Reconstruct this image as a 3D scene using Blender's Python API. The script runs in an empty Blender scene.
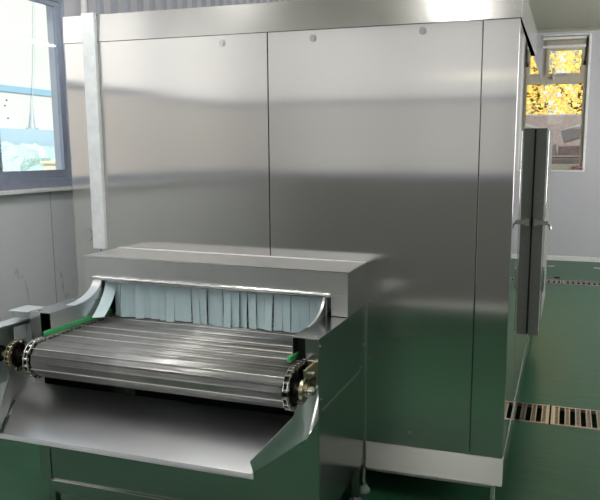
import bpy, bmesh, math, random
from mathutils import Vector, Matrix
random.seed(7)
S = bpy.context.scene
COL = S.collection
PI = math.pi

# ------------------------------------------------------------------ camera
cam_d = bpy.data.cameras.new('camera')
cam = bpy.data.objects.new('camera', cam_d); COL.objects.link(cam)
cam_d.sensor_fit = 'HORIZONTAL'; cam_d.sensor_width = 36
cam_d.lens = 709 / 600 * 36
cam_d.shift_x = -32 / 600; cam_d.shift_y = 16 / 600
cam_d.clip_start = 0.05; cam_d.clip_end = 300
VX, VY = Vector((2158, 114, -709)).normalized(), Vector((239, -114, 709))
VY = (VY - VX * VX.dot(VY)).normalized()
VZ = VX.cross(VY)
if VZ.y > 0: VZ = -VZ
Rm = Matrix((VX, VY, VZ))                      # world = Rm @ (right, down, forward)
M4 = Matrix.Identity(4)
for i in range(3):
    M4[i][0] = Rm[i][0]; M4[i][1] = -Rm[i][1]; M4[i][2] = -Rm[i][2]
M4.translation = Vector((0, 0, 1.6))
cam.matrix_world = M4
S.camera = cam

# ------------------------------------------------------------------ world, sun, exposure
world = bpy.data.worlds.new('overcast sky'); S.world = world
world.use_nodes = True
bg = world.node_tree.nodes['Background']
bg.inputs[0].default_value = (0.80, 0.90, 1.0, 1); bg.inputs[1].default_value = 1.25
sun_d = bpy.data.lights.new('sun', 'SUN'); sun_d.energy = 4.2; sun_d.angle = 0.02
sun = bpy.data.objects.new('sun', sun_d); COL.objects.link(sun)
sun.rotation_euler = Vector((-0.75, 0.55, -0.62)).to_track_quat('-Z', 'Y').to_euler()
S.view_settings.view_transform = 'Standard'; S.view_settings.look = 'None'
S.view_settings.exposure = 0.0; S.view_settings.gamma = 1.0
S.view_settings.use_curve_mapping = False
WIN_LEFT = 1.15          # frosted upper panes along the left wall
WIN_LEFT_LOW = 0.38
WIN_REAR = 0.60
WIN_REAR_LOW = 0.29
FILL_RIGHT = 1.6           # glow of the first added pane on the unseen right wall
FILL_RIGHT_FAR = 7.5
LAMP_TUBE = 5.0
FILL_CEIL = 12.0
FILL_AISLE = 185.0

# ------------------------------------------------------------------ materials
def srgb(r, g, b):
    f = lambda c: (c/255/12.92 if c/255 <= .04045 else ((c/255+.055)/1.055)**2.4)
    return (f(r), f(g), f(b), 1)

class Mat:
    def __init__(s, name):
        s.m = bpy.data.materials.new(name); s.m.use_nodes = True
        s.t = s.m.node_tree; s.n = s.t.nodes; s.b = s.n['Principled BSDF']
    def N(s, typ, **kw):
        nd = s.n.new(typ)
        for k, v in kw.items():
            if k.startswith('i_'):
                k = k[2:]; nd.inputs[int(k) if k.isdigit() else k.replace('_', ' ')].default_value = v
            else: setattr(nd, k, v)
        return nd
    def L(s, a, ao, b, bi):
        s.t.links.new(a.outputs[ao], b.inputs[bi]); return s
    def coord(s, scale=(1, 1, 1)):
        g = s.N('ShaderNodeNewGeometry'); mp = s.N('ShaderNodeMapping'); mp.inputs['Scale'].default_value = scale
        s.L(g, 'Position', mp, 'Vector'); return mp
    def ramp(s, stops):
        r = s.N('ShaderNodeValToRGB'); e = r.color_ramp.elements
        while len(e) < len(stops): e.new(0.5)
        for k, (p, c) in enumerate(stops): e[k].position = p; e[k].color = c
        return r

def plain(name, col, rough=0.5, metal=0.0, **kw):
    M = Mat(name)
    M.b.inputs['Base Color'].default_value = col
    M.b.inputs['Roughness'].default_value = rough; M.b.inputs['Metallic'].default_value = metal
    # a faint surface variation
    c = M.coord((kw.get('sc', 9),) * 3); nz = M.N('ShaderNodeTexNoise', i_Scale=3.0, i_Detail=4.0)
    M.L(c, 0, nz, 'Vector')
    r = M.ramp([(0.25, tuple(x * (1 - kw.get('var', .08)) for x in col[:3]) + (1,)), (0.75, tuple(min(1, x * (1 + kw.get('var', .08))) for x in col[:3]) + (1,))])
    M.L(nz, 'Fac', r, 0).L(r, 0, M.b, 'Base Color')
    for k, v in kw.items():
        if k == 'spec': M.b.inputs['Specular IOR Level'].default_value = v
        if k == 'trans': M.b.inputs['Transmission Weight'].default_value = v
    return M.m

def steel(name, col=(0.60, 0.59, 0.57), rough=0.16, aniso=0.0, grain='v', wav=0.0):
    """brushed stainless; grain 'v' = vertical lines (spreads reflections sideways), 'h' = horizontal, 'x' = along X"""
    M = Mat(name); b = M.b
    b.inputs['Base Color'].default_value = col + (1,); b.inputs['Metallic'].default_value = 1
    b.inputs['Roughness'].default_value = rough; b.inputs['Anisotropic'].default_value = aniso
    if grain == 'v': sc = (260, 260, 3)
    elif grain == 'h': sc = (3, 3, 260)
    else: sc = (3, 200, 200)
    c = M.coord(sc); nz = M.N('ShaderNodeTexNoise', i_Scale=1.0, i_Detail=2.0); M.L(c, 0, nz, 'Vector')
    mr = M.N('ShaderNodeMapRange'); mr.inputs['To Min'].default_value = rough * .9; mr.inputs['To Max'].default_value = rough * 1.12
    M.L(nz, 'Fac', mr, 'Value').L(mr, 0, b, 'Roughness')
    c2 = M.coord((1.3, 1.3, 1.3)); n2 = M.N('ShaderNodeTexNoise', i_Scale=1.0, i_Detail=3.0); M.L(c2, 0, n2, 'Vector')
    r = M.ramp([(0.3, tuple(x * .97 for x in col) + (1,)), (0.7, tuple(x * 1.03 for x in col) + (1,))])
    M.L(n2, 'Fac', r, 0).L(r, 0, b, 'Base Color')
    if aniso:
        g = M.N('ShaderNodeNewGeometry'); v = M.N('ShaderNodeVectorMath', operation='CROSS_PRODUCT')
        v.inputs[1].default_value = {'v': (0, 0, 1), 'h': (0, 0, 1), 'x': (1, 0, 0)}[grain]
        M.L(g, 'Normal', v, 0)
        if grain == 'h':
            v2 = M.N('ShaderNodeVectorMath', operation='CROSS_PRODUCT'); M.L(v, 0, v2, 0).L(g, 'Normal', v2, 1).L(v2, 0, b, 'Tangent')
        else: M.L(v, 0, b, 'Tangent')
    if wav:
        c3 = M.coord((1.1, 1.1, .8)); n3 = M.N('ShaderNodeTexNoise', i_Scale=1.5, i_Detail=1.0); M.L(c3, 0, n3, 'Vector')
        bp = M.N('ShaderNodeBump', i_Strength=wav, i_Distance=0.02); M.L(n3, 'Fac', bp, 'Height').L(bp, 0, b, 'Normal')
    return M.m

def lit(name, col, strength, base=(.8, .8, .8, 1), var=0.0, sc=(2, 2, 2)):
    M = Mat(name); b = M.b
    b.inputs['Base Color'].default_value = base; b.inputs['Roughness'].default_value = .5
    b.inputs['Emission Strength'].default_value = strength
    b.inputs['Emission Color'].default_value = col
    if var:
        c = M.coord(sc); nz = M.N('ShaderNodeTexNoise', i_Scale=1.0, i_Detail=3.0); M.L(c, 0, nz, 'Vector')
        r = M.ramp([(.3, tuple(x * (1 - var) for x in col[:3]) + (1,)), (.7, col)])
        M.L(nz, 'Fac', r, 0).L(r, 0, b, 'Emission Color')
    return M.m

m_front = steel('brushed stainless panel', (.62, .61, .59), .145, 1.0, 'v', .006)
m_cap = steel('brushed stainless trim', (.60, .59, .57), .24, .7, 'h')
m_skirt = steel('brushed stainless skirting', (.68, .67, .63), .5, .9, 'h')
m_side = steel('satin stainless side', (.56, .56, .55), .02, 0, 'v', 0)
m_steel = steel('satin stainless sheet', (.58, .58, .57), .24, 0, 'x')
m_hood = steel('soft brushed hood sheet', (.62, .62, .62), .36, 0, 'x')
m_panel = steel('dull stainless sheet', (.50, .51, .50), .20, 0, 'v')
m_tray = steel('soft satin stainless sheet', (.68, .69, .71), .30, 0, 'x')
m_bright = steel('polished stainless', (.78, .78, .76), .12)
m_lip = steel('rolled polished edge', (.82, .82, .82), .2)
m_rod = steel('worn bright rod', (.74, .72, .69), .3)
m_fair = steel('satin light stainless', (.74, .74, .74), .3)
m_galv = plain('grey galvanised bracket', srgb(178, 186, 188), .45, .15)
m_iron = plain('oily dark steel', srgb(58, 56, 52), .38, .9)
m_brass = steel('worn yellowish steel', (.62, .56, .42), .25)
m_post = plain('pale grey coated strip', srgb(232, 236, 238), .42)
m_door = plain('dull grey door skin', srgb(128, 130, 126), .85, 0, spec=.15)
m_dark = plain('dark grey slot shade and specks', srgb(40, 44, 46), .6)  # also the shade put into the hollow side channels
m_rubber = plain('black rubber', srgb(28, 28, 28), .7)
m_green = plain('green plastic guide', srgb(62, 165, 98), .45)
m_pvc = plain('pale blue PVC', srgb(190, 212, 218), .4, 0, var=.03)
m_wallp = plain('lilac grey wall panel', srgb(206, 205, 212), .35, 0, var=.015, sc=1)
m_rearp = plain('grey rear wall panel', srgb(134, 133, 131), .5, 0, var=.015, sc=1)
m_ceil = plain('pale ceiling panel', srgb(168, 168, 152), .55, 0, var=.02, sc=1)
m_white = plain('white trim', srgb(244, 244, 242), .4)
m_frame = plain('slate blue aluminium frame', srgb(158, 166, 186), .42, .1)
m_bframe = plain('beige grey aluminium frame', srgb(196, 188, 172), .4, .05)
m_black = plain('black metal rod', srgb(36, 34, 34), .4, .4)
m_pink = plain('crumpled pink cloth', srgb(196, 130, 150), .8)
m_paper = plain('white paper', srgb(220, 226, 224), .6)
m_grate = steel('warm stainless grate', (.74, .64, .56), .32)
m_pit = plain('dark drain pit', srgb(26, 28, 27), .7)
m_stone = plain('rough concrete wall', srgb(168, 152, 142), .85, 0, var=.2, sc=5)
m_rock = plain('broken pinkish stone', srgb(176, 150, 142), .85, 0, var=.2, sc=5)
m_rock2 = plain('broken white stone', srgb(190, 178, 170), .85, 0, var=.12, sc=5)
m_bark = plain('brown bark', srgb(92, 74, 60), .9)
LF = Mat('golden autumn leaves'); LF.n.remove(LF.b)
df = LF.N('ShaderNodeBsdfDiffuse'); tl = LF.N('ShaderNodeBsdfTranslucent'); mxs = LF.N('ShaderNodeAddShader')
c = LF.coord((3, 3, 3)); nz = LF.N('ShaderNodeTexNoise', i_Scale=1.0, i_Detail=3.0); LF.L(c, 0, nz, 'Vector')
r = LF.ramp([(.3, (.55, .42, .10, 1)), (.7, (.62, .54, .24, 1))]); LF.L(nz, 'Fac', r, 0)
LF.L(r, 0, df, 0).L(r, 0, tl, 0).L(df, 0, mxs, 0).L(tl, 0, mxs, 1).L(mxs, 0, LF.n['Material Output'], 0)
m_leaf = LF.m
m_hedge = plain('blue green hedge leaves', srgb(190, 214, 208), .8, 0, var=.35, sc=8)
m_shed = plain('white shed cladding', srgb(218, 215, 204), .5, 0, var=.03)
m_blue = plain('pale blue cladding band', srgb(150, 184, 200), .5)
m_plinth = plain('pale blue shed plinth', srgb(176, 196, 204), .6)
m_house = plain('cream render', srgb(240, 226, 196), .7)
m_hwin = plain('grey house window', srgb(150, 155, 160), .3)
m_outg = plain('grey yard ground', srgb(150, 150, 146), .9)
m_bldg = plain('pale blue grey facade', srgb(214, 224, 240), .6)

# glass
G = Mat('clear window glass'); 
G.n.remove(G.b)
tr = G.N('ShaderNodeBsdfTransparent'); gl = G.N('ShaderNodeBsdfGlossy', i_Roughness=0.02); mx = G.N('ShaderNodeMixShader')
lw = G.N('ShaderNodeLayerWeight', i_Blend=0.5); pw = G.N('ShaderNodeMath', operation='POWER'); pw.inputs[1].default_value = 4.0
G.L(lw, 'Facing', pw, 0); fr = G.N('ShaderNodeMath', operation='MULTIPLY_ADD'); fr.inputs[1].default_value = .8; fr.inputs[2].default_value = .04
G.L(pw, 0, fr, 0)
tr.inputs[0].default_value = (.95, .97, .97, 1)
G.L(fr, 0, mx, 0).L(tr, 0, mx, 1).L(gl, 0, mx, 2).L(mx, 0, G.n['Material Output'], 0)
m_glass = G.m

# green epoxy floor
F = Mat('green epoxy floor')
c = F.coord((1, 1, 1)); n1 = F.N('ShaderNodeTexNoise', i_Scale=1.6, i_Detail=6.0); F.L(c, 0, n1, 'Vector')
r = F.ramp([(.3, srgb(36, 80, 54)), (.7, srgb(48, 94, 66))]); F.L(n1, 'Fac', r, 0)
v = F.N('ShaderNodeTexNoise', i_Scale=14.0, i_Detail=3.0); F.L(c, 0, v, 'Vector')
r2 = F.ramp([(.70, (0, 0, 0, 1)), (.76, (1, 1, 1, 1))]); F.L(v, 'Fac', r2, 0)
mixc = F.N('ShaderNodeMixRGB'); mixc.inputs[2].default_value = srgb(46, 74, 62)
F.L(r2, 0, mixc, 0).L(r, 0, mixc, 1).L(mixc, 0, F.b, 'Base Color')
c2 = F.coord((5, 14, 5)); n2 = F.N('ShaderNodeTexNoise', i_Scale=1.0, i_Detail=5.0); F.L(c2, 0, n2, 'Vector')
bp = F.N('ShaderNodeBump', i_Strength=.4, i_Distance=.005); F.L(n2, 'Fac', bp, 'Height').L(bp, 0, F.b, 'Normal')
mr = F.N('ShaderNodeMapRange'); mr.inputs['To Min'].default_value = .3; mr.inputs['To Max'].default_value = .44
F.L(n1, 'Fac', mr, 0).L(mr, 0, F.b, 'Roughness'); F.b.inputs['Specular IOR Level'].default_value = .4
m_floor = F.m

# veined marble tile (left wall)
T = Mat('white marble tile with grey veins')
g = T.N('ShaderNodeNewGeometry'); sp = T.N('ShaderNodeSeparateXYZ'); T.L(g, 'Position', sp, 0)
mp = T.N('ShaderNodeMapping'); mp.inputs['Rotation'].default_value = (-.6, 0, 0); mp.inputs['Scale'].default_value = (1, 2.6, .8)
T.L(g, 'Position', mp, 0)
vo = T.N('ShaderNodeTexNoise', i_Scale=1.6, i_Detail=4.0); T.L(mp, 0, vo, 'Vector')
vr = T.ramp([(.490, (0, 0, 0, 1)), (.5, (1, 1, 1, 1)), (.510, (0, 0, 0, 1))]); T.L(vo, 'Fac', vr, 0)
nm = T.N('ShaderNodeTexNoise', i_Scale=5.0, i_Detail=2.0); T.L(g, 'Position', nm, 'Vector')
mk = T.ramp([(.56, (0, 0, 0, 1)), (.68, (.55, .55, .55, 1))]); T.L(nm, 'Fac', mk, 0)
mu = T.N('ShaderNodeMath', operation='MULTIPLY'); T.L(vr, 0, mu, 0).L(mk, 0, mu, 1)
mc = T.N('ShaderNodeMixRGB'); mc.inputs[1].default_value = srgb(230, 232, 235); mc.inputs[2].default_value = srgb(130, 136, 142); T.L(mu, 0, mc, 0)
# joints every 0.6 m along Y
fd = T.N('ShaderNodeMath', operation='PINGPONG'); fd.inputs[1].default_value = .3; ad = T.N('ShaderNodeMath', operation='ADD'); ad.inputs[1].default_value = -3.81 + 6.0
T.L(sp, 'Y', ad, 0).L(ad, 0, fd, 0)
ls = T.N('ShaderNodeMath', operation='LESS_THAN'); ls.inputs[1].default_value = .004; T.L(fd, 0, ls, 0)
mj = T.N('ShaderNodeMixRGB'); mj.inputs[2].default_value = srgb(176, 182, 186); T.L(ls, 0, mj, 0).L(mc, 0, mj, 1).L(mj, 0, T.b, 'Base Color')
T.b.inputs['Roughness'].default_value = .25
m_tile = T.m

# woven wire belt
B = Mat('woven stainless belt')
B.b.inputs['Metallic'].default_value = 1; B.b.inputs['Roughness'].default_value = .44
c = B.coord((14, 3, 3)); w = B.N('ShaderNodeTexNoise', i_Scale=1.0, i_Detail=2.0); B.L(c, 0, w, 'Vector')
r = B.ramp([(.3, (.31, .305, .30, 1)), (.7, (.38, .375, .37, 1))]); B.L(w, 'Fac', r, 0).L(r, 0, B.b, 'Base Color')
m_belt = B.m

m_frost_w = lit('frosted pane lit by daylight', (1, .985, .94, 1), WIN_LEFT, var=.06)
m_frost_b = lit('low pane lit by warm daylight', (1, .86, .72, 1), WIN_LEFT_LOW, var=.3, sc=(.6, .6, 2))
m_rear_w = lit('frosted rear pane in daylight', (1, .98, .96, 1), WIN_REAR, var=.08)
m_rear_b = lit('low rear pane in daylight', (1, .94, .88, 1), WIN_REAR_LOW, var=.15)
m_fill_right = lit('added fill pane right', (1, .98, .96, 1), FILL_RIGHT)  # glowing panes added out of view as fill for the room
m_fill_right_far = lit('added fill pane far right', (1, .98, .96, 1), FILL_RIGHT_FAR)
m_tube = lit('bright bulkhead lamp cover', (1, .93, .78, 1), LAMP_TUBE)

m_fill_aisle = lit('strong fill tube', (1, .99, .97, 1), FILL_AISLE)  # glow of the tubes added above the conveyor
m_fill_ceil = lit('soft fill tube', (1, .98, .95, 1), FILL_CEIL)

# ------------------------------------------------------------------ mesh builder
class MB:
    def __init__(s): s.b = bmesh.new()
    def box(s, x0, x1, y0, y1, z0, z1, rot=None, piv=None):
        vs = [s.b.verts.new((x, y, z)) for x in (x0, x1) for y in (y0, y1) for z in (z0, z1)]
        for f in ((0, 1, 3, 2), (4, 6, 7, 5), (0, 4, 5, 1), (2, 3, 7, 6), (0, 2, 6, 4), (1, 5, 7, 3)):
            s.b.faces.new([vs[i] for i in f])
        if rot: bmesh.ops.rotate(s.b, verts=vs, cent=piv or ((x0+x1)/2, (y0+y1)/2, (z0+z1)/2), matrix=rot)
        return s
    def cyl(s, p, q, r, seg=20, r2=None):
        p, q = Vector(p), Vector(q); d = (q - p); z = d.normalized()
        x = z.orthogonal().normalized(); y = z.cross(x); r2 = r if r2 is None else r2
        a = [s.b.verts.new(p + (x*math.cos(t) + y*math.sin(t))*r) for t in (2*PI*k/seg for k in range(seg))]
        c = [s.b.verts.new(q + (x*math.cos(t) + y*math.sin(t))*r2) for t in (2*PI*k/seg for k in range(seg))]
        for k in range(seg): s.b.faces.new((a[k], a[(k+1) % seg], c[(k+1) % seg], c[k]))
        s.b.faces.new(a[::-1]); s.b.faces.new(c); return s
    def tube(s, pts, r, seg=10):
        pts = [Vector(p) for p in pts]; rings = []
        x = None
        for i, p in enumerate(pts):
            d = (pts[min(i+1, len(pts)-1)] - pts[max(i-1, 0)]).normalized()
            x = d.orthogonal().normalized() if x is None else (x - d*x.dot(d)).normalized()
            y = d.cross(x)
            rings.append([s.b.verts.new(p + (x*math.cos(2*PI*k/seg) + y*math.sin(2*PI*k/seg))*r) for k in range(seg)])
        for a, c in zip(rings, rings[1:]):
            for k in range(seg): s.b.faces.new((a[k], a[(k+1) % seg], c[(k+1) % seg], c[k]))
        s.b.faces.new(rings[0][::-1]); s.b.faces.new(rings[-1]); return s
    def ball(s, c, r, sub=2, scale=(1, 1, 1), rough=0):
        g = bmesh.ops.create_icosphere(s.b, subdivisions=sub, radius=r)
        for v in g['verts']:
            k = 1 + random.uniform(-rough, rough)
            v.co = Vector((v.co.x*scale[0]*k, v.co.y*scale[1]*k, v.co.z*scale[2]*k)) + Vector(c)
        return s
    def prism(s, poly, axis, a0, a1):
        """poly of 2D points extruded along axis; X: (y,z)  Y: (x,z)  Z: (x,y)"""
        f = {'X': lambda p, a: (a, p[0], p[1]), 'Y': lambda p, a: (p[0], a, p[1]), 'Z': lambda p, a: (p[0], p[1], a)}[axis]
        A = [s.b.verts.new(f(p, a0)) for p in poly]; B_ = [s.b.verts.new(f(p, a1)) for p in poly]
        n = len(poly)
        for k in range(n): s.b.faces.new((A[k], A[(k+1) % n], B_[(k+1) % n], B_[k]))
        s.b.faces.new(A[::-1]); s.b.faces.new(B_); return s
    def sheet(s, pts, quads):
        vs = [s.b.verts.new(p) for p in pts]
        for q in quads: s.b.faces.new([vs[i] for i in q])
        return s
    def build(s, name, mat, parent=None, bevel=0, smooth=False, seg=2, solid=0):
        bmesh.ops.recalc_face_normals(s.b, faces=s.b.faces)
        me = bpy.data.meshes.new(name); s.b.to_mesh(me); s.b.free()
        o = bpy.data.objects.new(name, me); COL.objects.link(o)
        me.materials.append(mat)
        if smooth:
            for p in me.polygons: p.use_smooth = True
            me.set_sharp_from_angle(angle=math.radians(38))
        if solid:
            md = o.modifiers.new('thick', 'SOLIDIFY'); md.thickness = solid; md.offset = 0
        if bevel:
            md = o.modifiers.new('edge', 'BEVEL'); md.width = bevel; md.segments = seg; md.limit_method = 'ANGLE'
        if parent:
            o.parent = parent
            o.matrix_parent_inverse = Matrix.Translation(parent.location).inverted() if parent.parent is None and parent.type == 'EMPTY' else Matrix.Identity(4)
        return o

def child(o, parent):
    o.parent = parent
def tag(o, label, cat, group=None, kind=None):
    o['label'] = label; o['category'] = cat
    if group: o['group'] = group
    if kind: o['kind'] = kind
    return o
def struct(o):
    o['kind'] = 'structure'; return o
def thing(name, loc, label, cat, group=None):
    o = bpy.data.objects.new(name, None); COL.objects.link(o); o.location = loc; o.empty_display_size = .1
    return tag(o, label, cat, group)

# ------------------------------------------------------------------ room
XL, XR, YR, YB, ZC = -3.2, 2.6, -1.2, 11.013, 3.332
fl = MB()
holes = [(-1.5, 2.0, 4.215, 4.555), (-1.5, 2.0, 9.03, 9.29)]
ys = [YR - .1, 4.215, 4.555, 9.03, 9.29, YB + .1]
for k in range(5):
    if k % 2 == 0: fl.box(XL - .1, XR + .1, ys[k], ys[k+1], -.12, 0)
    else:
        fl.box(XL - .1, -1.5, ys[k], ys[k+1], -.12, 0); fl.box(2.0, XR + .1, ys[k], ys[k+1], -.12, 0)
struct(fl.build('floor', m_floor))
for k, (x0, x1, y0, y1) in enumerate(holes):
    struct(MB().box(x0, x1, y0, y1, -.12, -.10).build(f'trim_{k+1}', m_pit))

ce = MB()
for x0, x1 in ((XL - .1, -1.9), (-1.896, .106), (.11, 1.3), (1.304, XR + .1)):
    ce.box(x0, x1, YR - .1, YB + .1, ZC, ZC + .12)
ce.box(XL - .1, XR + .1, YR - .1, YB + .1, ZC + .01, ZC + .14)
struct(ce.build('ceiling', m_ceil))

def wall_open(axis, a, b, z0, z1, t0, t1, opens, mat, name):
    """wall with rectangular openings; axis 'X' = wall in X-direction (constant y between t0,t1)"""
    m = MB()
    def bx(u0, u1, w0, w1):
        if u1 - u0 < 1e-4 or w1 - w0 < 1e-4: return
        m.box(u0, u1, t0, t1, w0, w1) if axis == 'X' else m.box(t0, t1, u0, u1, w0, w1)
    cur = a
    for (u0, u1, w0, w1) in sorted(opens):
        bx(cur, u0, z0, z1); bx(u0, u1, z0, w0); bx(u0, u1, w1, z1); cur = u1
    bx(cur, b, z0, z1)
    return struct(m.build(name, mat))

# back wall, one window seen past the freezer
BWX0, BWX1, BWZ0, BWZ1 = -.46, .178, 1.34, 3.235
wall_open('X', XL - .1, XR + .1, 0, ZC, YB, YB + .14, [(BWX0, BWX1, BWZ0, BWZ1)], m_wallp, 'wall_back')
struct(MB().box(-3.2, 2.6, YB - .012, YB, 0, .07).build('baseboard_back', m_white, bevel=.003))
struct(MB().box(-3.2, 2.6, YB - .03, YB, ZC - .04, ZC).build('trim_3', m_ceil))
# left wall
LWZ0, LWZ1 = 1.375, 2.585
LW = [(2.55, 4.05, LWZ0, LWZ1), (.95, 2.35, LWZ0, 3.1), (-.75, .75, LWZ0, 3.1)]
wall_open('Y', YR, YB, LWZ0 - .02, ZC, XL - .14, XL, LW, m_frame if False else m_wallp, 'wall_left')
struct(MB().box(XL - .14, XL, YR, YB, 0, LWZ0 - .02).build('trim_4', m_tile))
rb = MB()
y = 4.22
while y < 10.9:
    rb.prism([(XL, y), (XL + .012, y + .03), (XL + .012, y + .07), (XL, y + .09)], 'Z', 1.36, ZC); y += .17
struct(rb.build('trim_5', plain('blue grey ribbed cladding', srgb(176, 180, 192), .5)))
struct(MB().box(XL, XL + .035, -1.2, 4.12, LWZ0 - .028, LWZ0 - .004).build('trim_6', m_white, bevel=.004))
# rear wall (behind the camera) and right wall
RW = [(-3.0, -1.75, 1.33, 2.95), (-1.6, -.25, 1.33, 2.95)]
wall_open('X', XL - .1, XR + .1, 0, ZC, YR - .14, YR, RW, m_rearp, 'wall_rear')
struct(MB().box(-1.75, XR, YR, YR + .012, 0, .06).build('baseboard_rear', m_white))
RR = [(-.5, 1.7, 1.3, 2.75), (4.6, 6.4, .95, 2.75), (7.4, 9.8, .95, 2.75)]
wall_open('Y', YR, YB, 0, ZC, XR, XR + .14, RR, m_wallp, 'wall_right')

def window_lit(n, axis, at, u0, u1, z0, z1, zs, m_up, m_lo, side, fm=None):
    """window with frame, middle rail and frosted lit panes"""
    fm = fm or m_frame; f = MB(); w = .06
    def bx(m, a, b, c, d, t=(0, .06)):
        lo, hi = (at + side*t[0], at + side*t[1]); lo, hi = min(lo, hi), max(lo, hi)
        m.box(a, b, lo, hi, c, d) if axis == 'X' else m.box(lo, hi, a, b, c, d)
    um = (u0 + u1)/2
    for a, b, c, d in ((u0, u0+w, z0, z1), (u1-w, u1, z0, z1), (u0+w, u1-w, z0, z0+w), (u0+w, u1-w, z1-w, z1), (um-.03, um+.03, z0+w, z1-w)):
        bx(f, a, b, c, d)
    if m_lo: bx(f, u0+w, um-.03, zs-.02, zs+.02); bx(f, um+.03, u1-w, zs-.02, zs+.02)
    fo = struct(f.build(f'window_{n}', fm, bevel=.004))
    for a, b in ((u0+w, um-.03), (um+.03, u1-w)):
        q = MB(); bx(q, a, b, zs if m_lo else z0+w, z1-w, (.02, .03)); struct(q.build('pane', m_up, fo))
        if m_lo: q = MB(); bx(q, a, b, z0+w, zs, (.02, .03)); struct(q.build('pane', m_lo, fo))
window_lit(2, 'Y', XL, .95, 2.35, LWZ0, 3.1, 2.05, m_frost_w, m_frost_b, -1)
window_lit(3, 'Y', XL, -.75, .75, LWZ0, 3.1, 2.05, m_frost_w, m_frost_b, -1)
window_lit(4, 'X', YR, -3.0, -1.75, 1.33, 2.95, 2.12, m_rear_w, m_rear_b, -1)
window_lit(5, 'X', YR, -1.6, -.25, 1.33, 2.95, 2.12, m_rear_w, m_rear_b, -1)
for k, (a, b, c, d) in enumerate(RR): window_lit(6 + k, 'Y', XR, a, b, c, d, 0, m_fill_right if k == 0 else m_fill_right_far, None, 1, m_white)  # right wall windows are added, unseen, and only serve as fill light

# window_1: two sliding sashes in the left wall, clear glass
f = MB()
y0, y1, z0, z1 = 2.55, 4.05, LWZ0, LWZ1
x0, x1 = XL - .07, XL + .004
for a, b, c, d in ((y0, y0+.05, z0, z1), (y1-.03, y1, z0, z1), (y0+.05, y1-.03, z0, z0+.055), (y0+.05, y1-.03, z1-.03, z1)):
    f.box(x0, x1, a, b, c, d)
w1 = struct(f.build('window_1', m_frame, bevel=.004))
for (a, b, dx) in ((3.365, 4.02, 0), (2.60, 3.425, -.03)):
    s_ = MB(); zz0, zz1 = z0 + .055, z1 - .03
    for p in ((a, a+.06, zz0, zz1), (b-.045, b, zz0, zz1), (a+.06, b-.045, zz0, zz0+.055), (a+.06, b-.045, zz1-.03, zz1)):
        s_.box(XL - .03 + dx, XL - .006 + dx, *p)
    so = struct(s_.build('sash', m_frame, w1, bevel=.003))
    struct(MB().box(XL - .02 + dx, XL - .014 + dx, a+.055, b-.04, zz0+.05, zz1-.025).build('pane', m_glass, so))
# stains stuck on the pane
for (yy, zz, a) in ((3.50, 1.905, .5), (3.483, 1.872, 1.2), (3.502, 1.80, .9)):
    o = MB().ball((XL - .012, yy, zz), .007, 1, (.25, 1.3, .7)).build('stain', m_dark, w1); struct(o)

# window_9: back wall, top-hung light above a fixed light
f = MB()
x0, x1, z0, z1 = BWX0, BWX1, BWZ0, BWZ1
ya, yb = YB + .03, YB + .10
for a, b, c, d in ((x0, x0+.055, z0, z1), (x1-.062, x1-.012, z0, z1), (x0+.055, x1-.062, z0, z0+.06), (x0+.055, x1-.062, z1-.07, z1), (x0+.055, x1-.062, 2.575, 2.69)):
    f.box(a, b, ya, yb, c, d)
w9 = struct(f.build('window_9', m_bframe, bevel=.004))
f = MB()
for a, b, c, d in ((x0+.055, x0+.10, 2.69, z1-.07), (x1-.10, x1-.062, 2.69, z1-.07), (x0+.10, x1-.10, z1-.20, z1-.07), (x0+.10, x1-.10, 2.69, 2.72)):
    f.box(a, b, ya - .035, ya + .01, c, d)
so = struct(f.build('sash', m_bframe, w9, bevel=.004))
struct(MB().box(x0+.09, x1-.09, ya-.015, ya-.009, 2.71, z1-.19).build('pane', m_glass, so))
struct(MB().box(x0+.05, x1-.06, ya+.03, ya+.036, z0+.055, 2.58).build('pane', m_glass, w9))
struct(MB().box(x0+.055, x1-.062, ya-.01, yb, 1.40, 1.425).box(x0+.055, x1-.062, ya-.01, yb, 1.53, 1.55).build('glazing_bar', m_bframe, w9, bevel=.003))
struct(MB().box(-.312, -.282, ya-.06, ya-.03, 2.64, 2.80).box(-.306, -.288, ya-.05, ya, 2.63, 2.68).build('handle', m_bframe, so, bevel=.004))
struct(MB().tube([(x1-.035, YB-.01, 3.20), (x1-.04, YB-.012, 3.0), (x1-.05, YB-.02, 2.86)], .011).tube([(x1-.05, YB-.02, 2.88), (x1-.055, YB-.022, 2.82)], .02).build('stay_arm', m_black, w9, smooth=True))
for k, (a, b, c, d) in enumerate(((x1-.012, x1+.022, z0-.02, z1), (x0, x1+.012, z0-.025, z0), (x0, x1+.012, z1, z1+.025))):
    struct(MB().box(a, b, YB - .015, YB + .03, c, d).build(f'trim_{7+k}', m_white, bevel=.003))
struct(MB().box(x0, x1-.05, YB-.05, YB, z1-.165, z1-.13).box(x0, x1-.05, YB-.05, YB, z1-.05, z1-.015).build('blind_rail', m_white, w9, bevel=.004))

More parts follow.
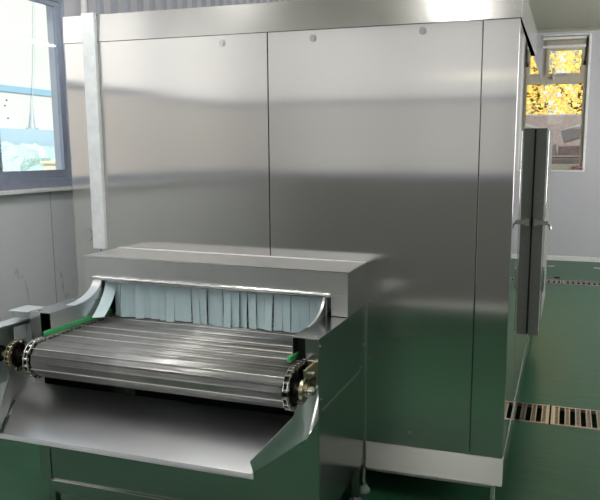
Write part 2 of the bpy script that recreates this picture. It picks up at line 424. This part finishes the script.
# ------------------------------------------------------------------ spiral freezer
FX0, FX1, FY0, FY1 = -2.385, -.216, 3.007, 7.9
ZB, ZS, ZCAP, ZT = .155, .277, 2.124, 2.25
fx = lambda y: FX1 - .007*(y - FY0)      # the long side runs a touch out of square
fz = thing('spiral_freezer', ((FX0+FX1)/2, 5.4, 0), 'big brushed stainless steel freezer cabinet standing behind the conveyor', 'freezer')
def fpanel(x0, x1, z0=ZS, z1=ZCAP, name='front_panel'):
    return MB().box(x0, x1, FY0, FY0 + .03, z0, z1).build(name, m_front, fz, bevel=.002)
fpanel(FX0, -2.235); fpanel(-2.232, -1.3045); fpanel(-1.3005, -.3615); fpanel(-.3580, FX1)
MB().prism([(FX0+.004, FY0 + .03), (fx(FY0)-.008, FY0 + .03), (fx(FY1)-.008, FY1), (FX0+.004, FY1)], 'Z', ZB + .005, ZCAP).build('insulated_body', m_side, fz)
# long side seen edge-on: separate sheets with seams
yy = [FY0 + .002, 3.62, 4.35, 5.28, 6.2, 7.05, FY1]
for a, b in zip(yy, yy[1:]):
    a2, b2 = a + (.002 if a > 3.1 else .03), b - .002
    MB().prism([(fx(a2) - .006, a2), (fx(a2), a2), (fx(b2), b2), (fx(b2) - .006, b2)], 'Z', ZB + .12, ZCAP).build('side_panel', m_side, fz)
MB().prism([(fx(FY0) - .005, FY0), (fx(FY0) + .003, FY0), (fx(FY1) + .003, FY1), (fx(FY1) - .005, FY1)], 'Z', ZB, ZB + .118).build('side_skirting', m_side, fz, bevel=.002)
# top cap, only over the front section
cp = MB()
YC = 4.2
cp.prism([(FY0 + .03, ZCAP), (FY0 - .006, ZCAP), (FY0 + .003, ZT), (FY0 + .03, ZT)], 'X', FX0, FX1 + .004)
cp.box(FX0, FX1 + .004, FY0 + .03, YC, ZT - .02, ZT).box(FX0, FX1 - .04, YC - .02, YC, ZCAP, ZT - .02)
cp.build('top_cap', m_cap, fz)
MB().prism([(FX1 - .03, ZCAP), (FX1 + .004, ZCAP), (FX1 + .008, ZT), (FX1 - .03, ZT)], 'Y', FY0 - .004, YC).build('top_cap', m_cap, fz, bevel=.001)
MB().prism([(FY0 + .03, ZB), (FY0 - .018, ZB), (FY0 - .003, ZS), (FY0 + .03, ZS)], 'X', -.832, FX1 + .001).box(FX0, -2.145, FY0 - .004, FY0 + .03, ZB, ZS).box(-2.145, -.832, FY0, FY0 + .03, ZB, ZS).build('skirting', m_skirt, fz, bevel=.0015)
MB().box(-.85, -.262, FY0 + .03, FY0 + .09, ZB - .035, ZB + .005).box(-.335, -.328, FY0 + .022, FY0 + .03, ZB - .03, ZB).build('base_rail', m_skirt, fz, bevel=.002)
for x in (-.262, -.862, -2.3):
    for y in (FY0 + .055, FY1 - .2):
        lg = MB().cyl((x, y, .03), (x, y, ZB + .03), .014).build('leg', m_bright, fz, smooth=True)
        MB().cyl((x, y, 0), (x, y, .012), .032).cyl((x, y, .012), (x, y, .034), .03, 20, .015).build('foot', m_galv, lg, smooth=True)
# corner strip running up the face
MB().box(-2.262, -2.190, FY0 - .024, FY0 + .0, 1.12, ZT + .006).build('corner_strip', m_post, fz, bevel=.003)
for x, z in ((-1.525, 2.088), (-1.087, 2.088), (-.606, 2.094), (-.633, .335)):
    MB().cyl((x, FY0 + .002, z), (x, FY0 - .006, z), .011, 6).cyl((x, FY0 + .002, z), (x, FY0 - .002, z), .016, 16).build('bolt', m_panel, fz)
MB().cyl((-2.312, FY0 + .002, 1.185), (-2.312, FY0 - .003, 1.185), .034, 28).build('hole_cover', m_steel, fz, smooth=True, bevel=.001)
# insulated door on the long side with its latch
dr = MB().box(FX1 - .022, FX1 + .062, 5.0, 6.45, .34, 1.757).build('door', m_door, fz, bevel=.004)
MB().box(FX1 - .016, FX1 - .008, 4.994, 5.0, .35, 1.75).build('door_gasket', m_rubber, dr)
lt = MB().box(FX1, FX1 + .075, 4.962, 4.990, 1.115, 1.145).box(FX1, FX1 + .03, 4.955, 5.0, 1.105, 1.155)
lt.cyl((FX1 + .080, 4.95, 1.13), (FX1 + .080, 5.12, 1.13), .015).tube([(FX1 + .080, 4.97, 1.13), (FX1 + .104, 4.962, 1.115), (FX1 + .112, 4.96, 1.085)], .009)
lt.build('latch', m_bright, dr, smooth=True)
MB().box(FX1 + .062, FX1 + .085, 5.02, 5.05, .66, .80).cyl((FX1 + .074, 5.03, .64), (FX1 + .074, 5.03, .82), .010).build('hinge', m_bright, dr, smooth=True)
MB().cyl((FX1 + .070, 5.012, .36), (FX1 + .070, 5.012, 1.74), .004, 8).build('locking_rod', m_bright, dr)

# ------------------------------------------------------------------ infeed conveyor
CXM = -1.4875
def mx_(x, s): return x if s > 0 else 2*CXM - x
RXO, RXF, RXI = -.84, -.893, -.945        # right outer face, flange inner edge, inner face
YF, ZTOP, ZBOT = 2.374, .93, .183
AX, AZ, RR_ = 2.28, .764, .066            # end roller axis (y, z) and belt radius
cv = thing('infeed_conveyor', (CXM, 2.6, 0), 'stainless steel infeed conveyor with wire belt and curtained hood in front of the freezer', 'conveyor')
def bxs(m, x0, x1, *r):
    m.box(min(x0, x1), max(x0, x1), *r)
for s in (1, -1):
    X = lambda x: mx_(x, s)
    m = MB(); t = .003
    bxs(m, X(RXO), X(RXO - t), YF, FY0 - .001, ZBOT, ZTOP)               # outer sheet
    bxs(m, X(RXO - t), X(RXI), YF, FY0 - .001, ZTOP - t, ZTOP)           # top
    bxs(m, X(RXO - t), X(RXF), YF, YF + t, ZBOT, ZTOP - t)               # front flange
    bxs(m, X(RXI), X(RXI + t), YF, FY0 - .001, .795, ZTOP - t)           # inner sheet
    bxs(m, X(RXO - t), X(RXO - .03), FY0 - .004, FY0 - .001, ZBOT, ZTOP - t)
    bxs(m, X(RXO - t), X(RXO - .045), YF + t, FY0 - .004, ZBOT, ZBOT + t)
    sf = m.build('side_frame', m_panel if s > 0 else m_steel, cv, bevel=.001)
    # seam step half way up, bolts
    if s > 0:
        MB().box(RXO, RXO + .003, YF + .03, 2.92, .641, .646).build('seam', m_steel, sf)
        for y, z in ((2.385, .900), (2.985, .745), (2.93, .655), (2.40, .690), (2.43, .640), (2.96, .20)):
            MB().cyl((RXO - .001, y, z), (RXO + .004, y, z), .006, 12).build('bolt', m_bright, sf, smooth=True)
    MB().cyl((X(RXO - .026), YF + .03, ZTOP - .001), (X(RXO - .026), YF + .03, ZTOP + .003), .008, 12).build('bolt', m_steel, sf, smooth=True)
    if s > 0: MB().box(RXO, RXO + .006, FY0 - .008, FY0 - .002, ZBOT, .965).build('rear_edge', m_lip, sf, bevel=.001)
    # dark sheet standing in for the shade inside the hollow channel
    m = MB(); bxs(m, X(RXF), X(RXI + t), YF + .05, YF + .055, .80, ZTOP - t); m.build('slot_shade', m_dark, sf)
    # curved fairing up to the hood lip
    pr = []
    for k in range(13):
        a = PI/2 * k/12
        pr.append((2.53 + .195*math.sin(a), ZTOP + .001 + .093*(1 - math.cos(a))))
    m = MB(); x0, x1 = X(RXI - .0005), X(RXI + (.010 if s > 0 else .045))
    m.prism([(pr[0][0] - .005, ZTOP - .002)] + pr + [(pr[-1][0], ZTOP - .002)], 'X', min(x0, x1), max(x0, x1))
    m.build('curved_fairing', m_fair, cv, smooth=True)
    # under frame leg with foot
    for y in (YF + .05, FY0 - .06):
        lg = MB(); bxs(lg, X(RXO - .008), X(RXO - .042), y - .018, y + .018, .03, ZBOT + .1)
        lg = lg.build('leg', m_steel, cv, bevel=.002)
        xc = X(RXO - .025)
        MB().cyl((xc, y, 0), (xc, y, .012), .03).cyl((xc, y, .012), (xc, y, .05), .012).build('foot', m_galv, lg, smooth=True)

# front base panel with bottom rail
MB().box(mx_(RXF, -1), RXF, YF + .006, YF + .010, .19, .60).build('front_panel', m_panel, cv, bevel=.001)
MB().prism([(YF - .006, .188), (YF + .03, .195), (YF + .03, .142), (YF - .006, .135)], 'X', mx_(RXF, -1) + .004, RXF - .004).build('bottom_rail', m_steel, cv, bevel=.0015)
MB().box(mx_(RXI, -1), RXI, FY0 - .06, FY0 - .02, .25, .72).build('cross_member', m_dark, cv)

# hood
HY, HZ, HL = 2.731, 1.119, 1.022
m = MB(); hx0, hx1 = -2.128, RXO
m.prism([(HY, HL), (HY, HZ), (FY0 - .001, HZ + .002), (FY0 - .001, HZ - .001), (HY + .003, HZ - .003), (HY + .003, HL)], 'X', hx0, hx1)
m.box(-.913, hx1, HY, HY + .003, ZTOP + .002, HL); m.box(hx0, -2.072, HY, HY + .003, ZTOP + .002, HL)
m.box(hx1 - .003, hx1, HY + .003, FY0 - .001, ZTOP + .001, HZ - .003); m.box(hx0, hx0 + .003, HY + .003, FY0 - .001, ZTOP + .001, HZ - .003)
hd = m.build('hood', m_hood, cv, bevel=.003)
MB().box(hx0, hx1 + .001, HY - .002, HY + .003, HZ - .0035, HZ + .0015).build('edge_highlight', m_lip, hd)  # polished strip added to draw the bright highlight along the hood edge
MB().box(hx0, hx1, FY0 - .007, FY0 - .001, HZ + .001, HZ + .005).build('sealant_bead', m_white, hd)
m = MB()
pts = [(-2.072 + k*(1.159/60), HY - .006, HL - .002 + .0012*math.sin(k*1.7)) for k in range(61)]
m.tube(pts, .0095, 12); m.build('rolled_lip', m_lip, hd, smooth=True)
MB().box(-2.05, -.935, HY + .004, HY + .010, HL - .018, HL + .03).build('curtain_rail', m_steel, hd)
# strip curtain: each strip hangs on its own
n = 27; wx = 1.09 / n
for k in range(n):
    xc = -2.03 + (k + .5)*wx + (random.uniform(-.003, .003)); wd = wx*.485
    yaw = random.choice((-1, 1, 1)) * random.uniform(.15, .50); sway = random.uniform(-.004, .010); lean = random.uniform(-.004, .004)
    zb = .838 + random.uniform(-.003, .005)
    pts, q = [], []
    if k == 0: lean = .004; sway = .12; zb = .856; xc += .012; yaw = .62; wd = wx*.66
    for i in range(9):
        tt = i/8; z = HL + .004 - tt*(HL + .004 - zb); ya = yaw*min(1, .35 + tt*1.2)
        for j in range(5):
            u = (j - 2)/2*wd
            pts.append((xc + u*math.cos(ya) + lean*tt*tt, HY + .024 + (k % 2)*.004 - sway*tt*tt + u*math.sin(ya), z))
    for i in range(8):
        for j in range(4): q.append((i*5+j, i*5+j+1, i*5+j+6, i*5+j+5))
    MB().sheet(pts, q).build('curtain_strip', m_pvc, cv, solid=.0035)['label'] = 'end strip swung out from the curtain' if k == 0 else 'pale blue plastic curtain strip'

# belt: ridged band round the end roller
def belt_path(r):
    L1 = FY0 + .0 - AX
    def at(s):
        if s < L1: return Vector((0, FY0 - s, AZ + r)), Vector((0, 0, 1))
        s2 = s - L1
        if s2 < PI*r:
            a = s2/r; nn = Vector((0, -math.sin(a), math.cos(a))); return Vector((0, AX, AZ)) + nn*r, nn
        s3 = s2 - PI*r
        return Vector((0, AX + s3, AZ - r)), Vector((0, 0, -1))
    return at, L1*2 + PI*r
at, LT = belt_path(RR_)
BX0, BX1 = -2.004, -.925
prof = []
pitch = .0275; npitch = int(LT/pitch)
shape = [(0, -.0005), (.06, .0035), (.13, .005), (.20, .0035), (.26, -.0005), (.45, .001), (.63, -.001), (.82, .001)]
for k in range(npitch):
    for fr_, h in shape:
        p, nn = at((k + fr_)*pitch); prof.append(p + nn*(h*1.15 if k % 4 == 1 else h*.45))
pts, q = [], []
for p in prof: pts += [(BX0, p.y, p.z), (BX1, p.y, p.z)]
for k in range(len(prof) - 1): q.append((2*k, 2*k+1, 2*k+3, 2*k+2))
bl = MB().sheet(pts, q).build('conveyor_belt', m_belt, cv, smooth=True, solid=.002)
m = MB()
for k in range(1, npitch, 3):
    p, nn = at(k*pitch + .14*pitch); p = p + nn*.0035
    m.cyl((BX0 - .004, p.y, p.z), (BX1 + .004, p.y, p.z), .0022, 8)
m.build('cross_rods', m_rod, bl, smooth=True)
MB().cyl((BX0, AX, AZ), (BX1, AX, AZ), RR_ - .008, 40).build('end_roller', m_iron, cv, smooth=True)

# chains along both belt edges, sprockets, shaft, bearings
def chain_mesh(x0, x1, cy, cz, r, path=None, pitch=.0275, pin=.0062):
    m = MB(); at_, lt = belt_path(r) if path is None else path
    n = int(lt/pitch); xs = (min(x0, x1), max(x0, x1))
    P = [at_(k*pitch) for k in range(n)]
    for k in range(n - 1):
        (p, a), (p2, b) = P[k], P[k+1]; mid = (p + p2)/2; d = (p2 - p).normalized(); nn = Vector((0, -d.z, d.y))
        if nn.dot(a) < 0: nn = -nn
        off = .0022 if k % 2 else 0
        for xx in (xs[0] + off, xs[1] - off):
            c4 = [p + nn*.0085 - d*.004, p2 + nn*.0085 + d*.004, p2 - nn*.0085 + d*.004, p - nn*.0085 - d*.004]
            A = [m.b.verts.new((xx - .0012, c.y, c.z)) for c in c4]; Bv = [m.b.verts.new((xx + .0012, c.y, c.z)) for c in c4]
            for i in range(4): m.b.faces.new((A[i], A[(i+1) % 4], Bv[(i+1) % 4], Bv[i]))
            m.b.faces.new(A[::-1]); m.b.faces.new(Bv)
    for p, a in P: m.cyl((xs[0] - .003, p.y, p.z), (xs[1] + .003, p.y, p.z), pin, 10)
    return m
def sprocket(x, cy, cz, r, th=.008, nt=17):
    poly = []
    for k in range(nt):
        for fr_, h in ((0, -.007), (.25, -.007), (.42, .004), (.58, .004), (.75, -.007)):
            a = 2*PI*(k + fr_)/nt; poly.append((cy + (r+h)*math.cos(a), cz + (r+h)*math.sin(a)))
    return MB().prism(poly, 'X', x - th/2, x + th/2).cyl((x - .018, cy, cz), (x + .018, cy, cz), .028, 24)
for s in (1, -1):
    X = lambda x: mx_(x, s)
    chain_mesh(-.917 if s > 0 else -2.012, -.897 if s > 0 else -2.032, AX, AZ, RR_ + .006).build('drive_chain', m_bright, cv)
    sprocket(-.907 if s > 0 else -2.022, AX, AZ, RR_ + .004).build('sprocket', m_iron, cv)
    # green plastic guide above the chain
    m = MB(); bxs(m, X(-.951), X(-.937), YF - .04, HY + .06, .842, .862)
    m.build('guide_strip', m_green, cv, bevel=.003)['label'] = 'green plastic guide strip'
sh = MB().cyl((-2.20, AX, AZ), (-.822, AX, AZ), .014, 20).build('drive_shaft', m_brass, cv, smooth=True)
# right end bearing on its bracket
m = MB().cyl((-.870, AX, AZ), (-.858, AX, AZ), .040, 30).cyl((-.858, AX, AZ), (-.848, AX, AZ), .024, 24)
br = m.build('bearing', m_brass, cv, smooth=True)
MB().box(-.868, -.858, AX + .0, YF, AZ + .025, AZ + .075).box(-.885, -.845, YF - .006, YF, AZ - .05, AZ + .085).build('bearing_bracket', m_brass, br, bevel=.003)
for z in (.055, ):
    MB().cyl((-.866, AX + .055, AZ + .045), (-.842, AX + .055, AZ + .045), .010, 6).cyl((-.868, AX + .035, AZ + .06), (-.868, AX + .02, AZ + .06), .010, 12).build('bolt', m_bright, br)
MB().cyl((-.846, AX, AZ), (-.828, AX, AZ), .017, 20).build('locking_collar', m_bright, br, smooth=True)
# left end: bearing block, second sprocket with chain, brackets
sprocket(-2.128, AX, AZ, .052, .008, 13).build('sprocket', m_iron, cv)
def small_ring(r):
    def at_(s_):
        a = s_/r; nn = Vector((0, -math.sin(a), math.cos(a))); return Vector((0, AX, AZ)) + nn*r, nn
    return at_, 2*PI*r
chain_mesh(-2.137, -2.119, AX, AZ, .056, small_ring(.056), .0195, .0055).build('drive_chain', m_brass, cv)
m = MB().box(-2.262, -2.256, 2.14, 2.44, .62, .875).box(-2.262, -2.192, 2.14, 2.44, .875, .881).box(-2.262, -2.192, 2.44, 2.446, .70, .881)
m.box(-2.198, -2.192, 2.34, 2.44, .80, .862)
bk = m.build('drive_bracket', m_galv, cv, bevel=.002)
MB().cyl((-2.256, AX, AZ), (-2.215, AX, AZ), .034, 28).build('bearing', m_iron, bk, smooth=True)
MB().box(-2.225, -2.137, 2.37, 2.46, .898, .924).box(-2.235, -2.137, 2.36, 2.47, .924, .929).build('take_up_block', m_galv, cv, bevel=.002)
MB().box(-2.225, -2.137, 2.41, 2.45, .75, .86).build('motor_mount', m_galv, cv, bevel=.003)

# drip tray: bent sheet with wings
m = MB()
def tr_pts(s):
    X = lambda x: mx_(x, s)
    return dict(T=(X(-.957), 2.045, .533), Nn=(X(-.962), 2.026, .587), M=(X(-.8725), 2.191, .692), m2=(X(-.8656), 2.203, .722), R=(X(-.846), 2.237, .733),
                P=(X(-.842), 2.366, .756), Q=(X(-.842), 2.368, .622), L=(X(-.846), 2.237, .587))
A, Bp = tr_pts(1), tr_pts(-1)
names = list(A)
vA = {k: m.b.verts.new(A[k]) for k in names}; vB = {k: m.b.verts.new(Bp[k]) for k in names}
for V in (vA, vB):
    m.b.faces.new((V['T'], V['Nn'], V['M'], V['m2'], V['R'], V['L'])); m.b.faces.new((V['R'], V['P'], V['Q'], V['L']))
m.b.faces.new((vA['T'], vA['L'], vB['L'], vB['T']))
fA = m.b.verts.new((A['T'][0], 2.038, .517)); fB = m.b.verts.new((Bp['T'][0], 2.038, .517))
m.b.faces.new((vA['T'], vB['T'], fB, fA))
bk1 = vA['Q']; bk2 = vB['Q']
m.b.faces.new((vA['L'], bk1, bk2, vB['L']))
ed = [e for e in m.b.edges if {e.verts[0], e.verts[1]} in ({vA['T'], vA['L']}, {vB['T'], vB['L']})]
bmesh.ops.bevel(m.b, geom=ed, offset=.012, segments=4, affect='EDGES', profile=.5)
ty = m.build('drip_tray', m_tray, cv, smooth=True, solid=.0025)
ty.modifiers.new('flat', 'WEIGHTED_NORMAL').keep_sharp = True

# ------------------------------------------------------------------ floor drains
def grate(x0, x1, y0, y1, label, group, fine=True):
    t = thing('drain_grate', ((x0+x1)/2, (y0+y1)/2, 0), label, 'drain grate', group)
    m = MB(); h0, h1 = -.02, .002; w = .018
    m.box(x0, x1, y0, y0+w, h0, h1).box(x0, x1, y1-w, y1, h0, h1).box(x0, x0+w, y0+w, y1-w, h0, h1).box(x1-w, x1, y0+w, y1-w, h0, h1)
    m.build('rim', m_grate, t, bevel=.001)
    m = MB(); x = x0 + w; p = .062
    k = 0
    while x < x1 - w - .02:
        m.box(x, x + .006, y0+w, y1-w, h0, h1 - .001)
        # ladder column of short bars
        m.box(x + .026, x + .032, y0+w, y1-w, h0, h1 - .001)
        y = y0 + w + .012
        while y < y1 - w - .008:
            m.box(x + .006, x + .026, y, y + .008, h0, h1 - .002); y += .0215
        x += p
    m.build('bars', m_grate, t)
    return t
grate(-.73, -.046, 4.22, 4.55, 'steel drain grate nearer the camera, passing under the freezer edge', 'near floor drain')
grate(-.036, .66, 4.22, 4.55, 'steel drain grate nearer the camera, out in the open green floor', 'near floor drain')
x = -.62
labs = ['steel drain grate by the back wall, mostly behind the freezer', 'steel drain grate by the back wall, out on the open floor']
for k in range(2):
    grate(x + k*.6, x + k*.6 + .59, 9.035, 9.285, labs[k], 'far floor drain')

tag(MB().box(-.235, -.14, 10.36, 10.42, 0, .006, Matrix.Rotation(.3, 3, 'Z')).build('paper_scrap', m_paper, bevel=.002), 'white paper scrap on the floor beside the freezer door', 'paper scrap')
tag(MB().box(.38, .50, 10.38, 10.44, 0, .006, Matrix.Rotation(-.5, 3, 'Z')).build('paper_scrap', m_paper, bevel=.002), 'white paper scrap on open floor near the back wall', 'paper scrap')
tag(MB().box(-.12, -.06, 9.42, 9.47, 0, .012, Matrix.Rotation(.5, 3, 'Z')).build('debris_flake', m_dark, bevel=.003), 'small dark flake lying behind the far drain', 'debris')
# pink cloth on the window sill
m = MB()
for k in range(7):
    m.ball((.105 + random.uniform(-.05, .05), YB - .005 + random.uniform(-.01, .02), 1.366 + random.uniform(-.005, .01)), .03, 2, (1.3, .8, .7), .12)
tag(m.build('cloth', m_pink, smooth=True), 'crumpled pink cloth on the window sill', 'cloth')
# bulkhead lamp on the rear wall
lp = thing('wall_lamp', (-.85, YR + .03, 2.33), 'small bulkhead lamp on the wall behind the camera', 'lamp')
MB().box(-.93, -.77, YR + .001, YR + .02, 2.285, 2.375).build('back_plate', m_white, lp, bevel=.004)
MB().box(-.915, -.785, YR + .02, YR + .05, 2.30, 2.36).build('cover', m_tube, lp, bevel=.01)
for lab, x, y in (('added fill light half way down the open aisle', 1.5, 5.2), ('added fill light at the end of the open aisle', 1.5, 9.2), ('added fill light over the end of the conveyor', -.8, 1.1), ('added fill light over the conveyor hood', -2.1, 2.4)):
    t = thing('fill_light', (x, y, ZC), lab, 'fill light', 'added fill lights')  # tubes added out of view to brighten walls and floor
    MB().box(x - .06, x + .06, y - .6, y + .6, ZC - .04, ZC).build('housing', m_white, t, bevel=.005)
    MB().cyl((x, y - .58, ZC - .06), (x, y + .58, ZC - .06), .018, 12).build('tube', m_fill_aisle if x in (-.8, -2.1) else m_fill_ceil, t, smooth=True)
# conduit on the left wall
tag(MB().cyl((XL + .045, 4.2, 1.3), (XL + .045, 4.2, ZC), .02).build('conduit', m_white, smooth=True), 'white vertical conduit on the wall beside the slate framed window', 'pipe')

# ------------------------------------------------------------------ outside
struct(MB().box(-60, 40, -40, 60, -.6, -.5).build('ground', m_outg))
tag(MB().box(-4, 4, 13.0, 13.3, -.5, 2.24).build('yard_wall', m_stone, bevel=.02), 'rough concrete yard wall outside the back window', 'wall')
base = tag(MB().box(-1.2, 1.2, 12.35, 12.95, -.5, 1.50).build('stone_ledge', m_stone, bevel=.03), 'low stone ledge below the yard wall outside', 'ledge')
for lab, x0, x1, z0, z1, a, mm in (('broken white stone slab leaning at the top of the outside pile', -.16, .26, 1.80, 2.02, .32, m_rock2), ('long pinkish stone block at the bottom of the outside pile', -.20, .36, 1.50, 1.70, 0.0, m_rock),
                      ('short pale stone block low on the ledge beside the window frame', -.62, -.24, 1.50, 1.74, 0.0, m_rock2)):
    tag(MB().box(x0, x1, 12.42, 12.66, z0, z1, Matrix.Rotation(-a, 3, 'Y')).build('stone', mm, bevel=.02), lab, 'stone', 'stones outside the back window')
# autumn tree
tr_ = thing('autumn_tree', (.1, 17, -.5), 'tree with bright yellow autumn leaves outside the back window', 'tree')
MB().cyl((.1, 17, -.5), (.2, 17, 4), .16, 12, .08).tube([(.15, 17, 2.4), (-.6, 16.8, 3.4), (-1.2, 16.6, 4.2)], .05).tube([(.15, 17, 2.6), (.9, 16.9, 3.6), (1.4, 16.8, 4.6)], .045).build('trunk', m_bark, tr_, smooth=True)
m = MB()
for k in range(11000):
    c = Vector((random.gauss(.0, 1.0), 16.8 + random.gauss(0, .7), random.uniform(1.9, 6.2)))
    a = Vector((random.uniform(-1, 1), random.uniform(-1, 1), random.uniform(-1, 1))).normalized(); b = a.orthogonal().normalized()
    e = random.uniform(.03, .065)
    m.sheet([c + a*e, c + b*e*.7, c - a*e, c - b*e*.7], [(0, 1, 2, 3)])
m.build('foliage', m_leaf, tr_)
bd = thing('office_building', (4, 34, -.5), 'pale blue office building behind the yellow tree', 'building')
MB().box(-9, 14, 33, 36, -.5, 12).build('facade', m_bldg, bd)
for k in range(4):
    for i in range(6):
        MB().box(-7 + i*2.3, -5.4 + i*2.3, 32.95, 33, 2 + k*2.4, 3.5 + k*2.4).build('window', m_hwin, bd)
# shed, hedge, little house beyond the left window
sd = thing('industrial_shed', (-16, 17, -.5), 'white clad shed with pale blue band outside the slate framed window', 'shed')
MB().box(-18, -14, -6, 32, -.5, 9).build('cladding', m_shed, sd)
MB().box(-14, -13.96, -6, 32, 3.15, 3.31).build('blue_band', m_blue, sd)
MB().box(-14, -13.55, -6, 32, -.5, 2.195).build('plinth', m_plinth, sd)
hg = thing('hedge', (-12.8, 13, -.5), 'blue green hedge along the foot of the white shed', 'hedge')
m = MB().box(-13.3, -12.7, -2, 28, -.5, 1.75)
for k in range(260):
    m.ball((-12.8 + random.uniform(-.12, .12), 4 + k*.08, random.uniform(.2, 1.55)), .34, 2, (1, 1, 1), .14)
m.build('foliage', m_hedge, hg)
hs = thing('small_house', (-11.6, 15.2, -.5), 'little cream house in front of the blue green hedge', 'house')
MB().box(-11.9, -11.3, 14.0, 15.6, -.5, 1.33).build('walls', m_house, hs)
MB().box(-11.95, -11.25, 13.95, 15.65, 1.33, 1.39).build('roof', m_house, hs)
for k in range(6): MB().box(-11.3, -11.28, 14.06 + k*.25, 14.19 + k*.25, .95, 1.25).build('window', m_hwin, hs)
ms = thing('vent_cone', (-13.75, 15.85, 2.2), 'thin pointed grey cone standing on the shed plinth above the hedge', 'vent')
MB().cyl((-13.75, 15.85, 2.2), (-13.75, 15.85, 2.24), .16, 14).cyl((-13.75, 15.85, 2.24), (-13.75, 15.9, 2.85), .08, 12, .012).build('cone', m_galv, ms, smooth=True)
MB().tube([(-13.75, 15.9, 2.84), (-13.75, 16.1, 4.0), (-13.75, 16.3, 6.0)], .010).build('rod', m_galv, ms)

# the conveyor stands slightly out of level: its left side is set a little higher
for o in [o for o in bpy.data.objects if o.type == 'MESH']:
    p = o
    while p.parent: p = p.parent
    if p == cv:
        for v in o.data.vertices: v.co.z -= (v.co.x - CXM) * .010 * min(1, max(0, v.co.z / .8))
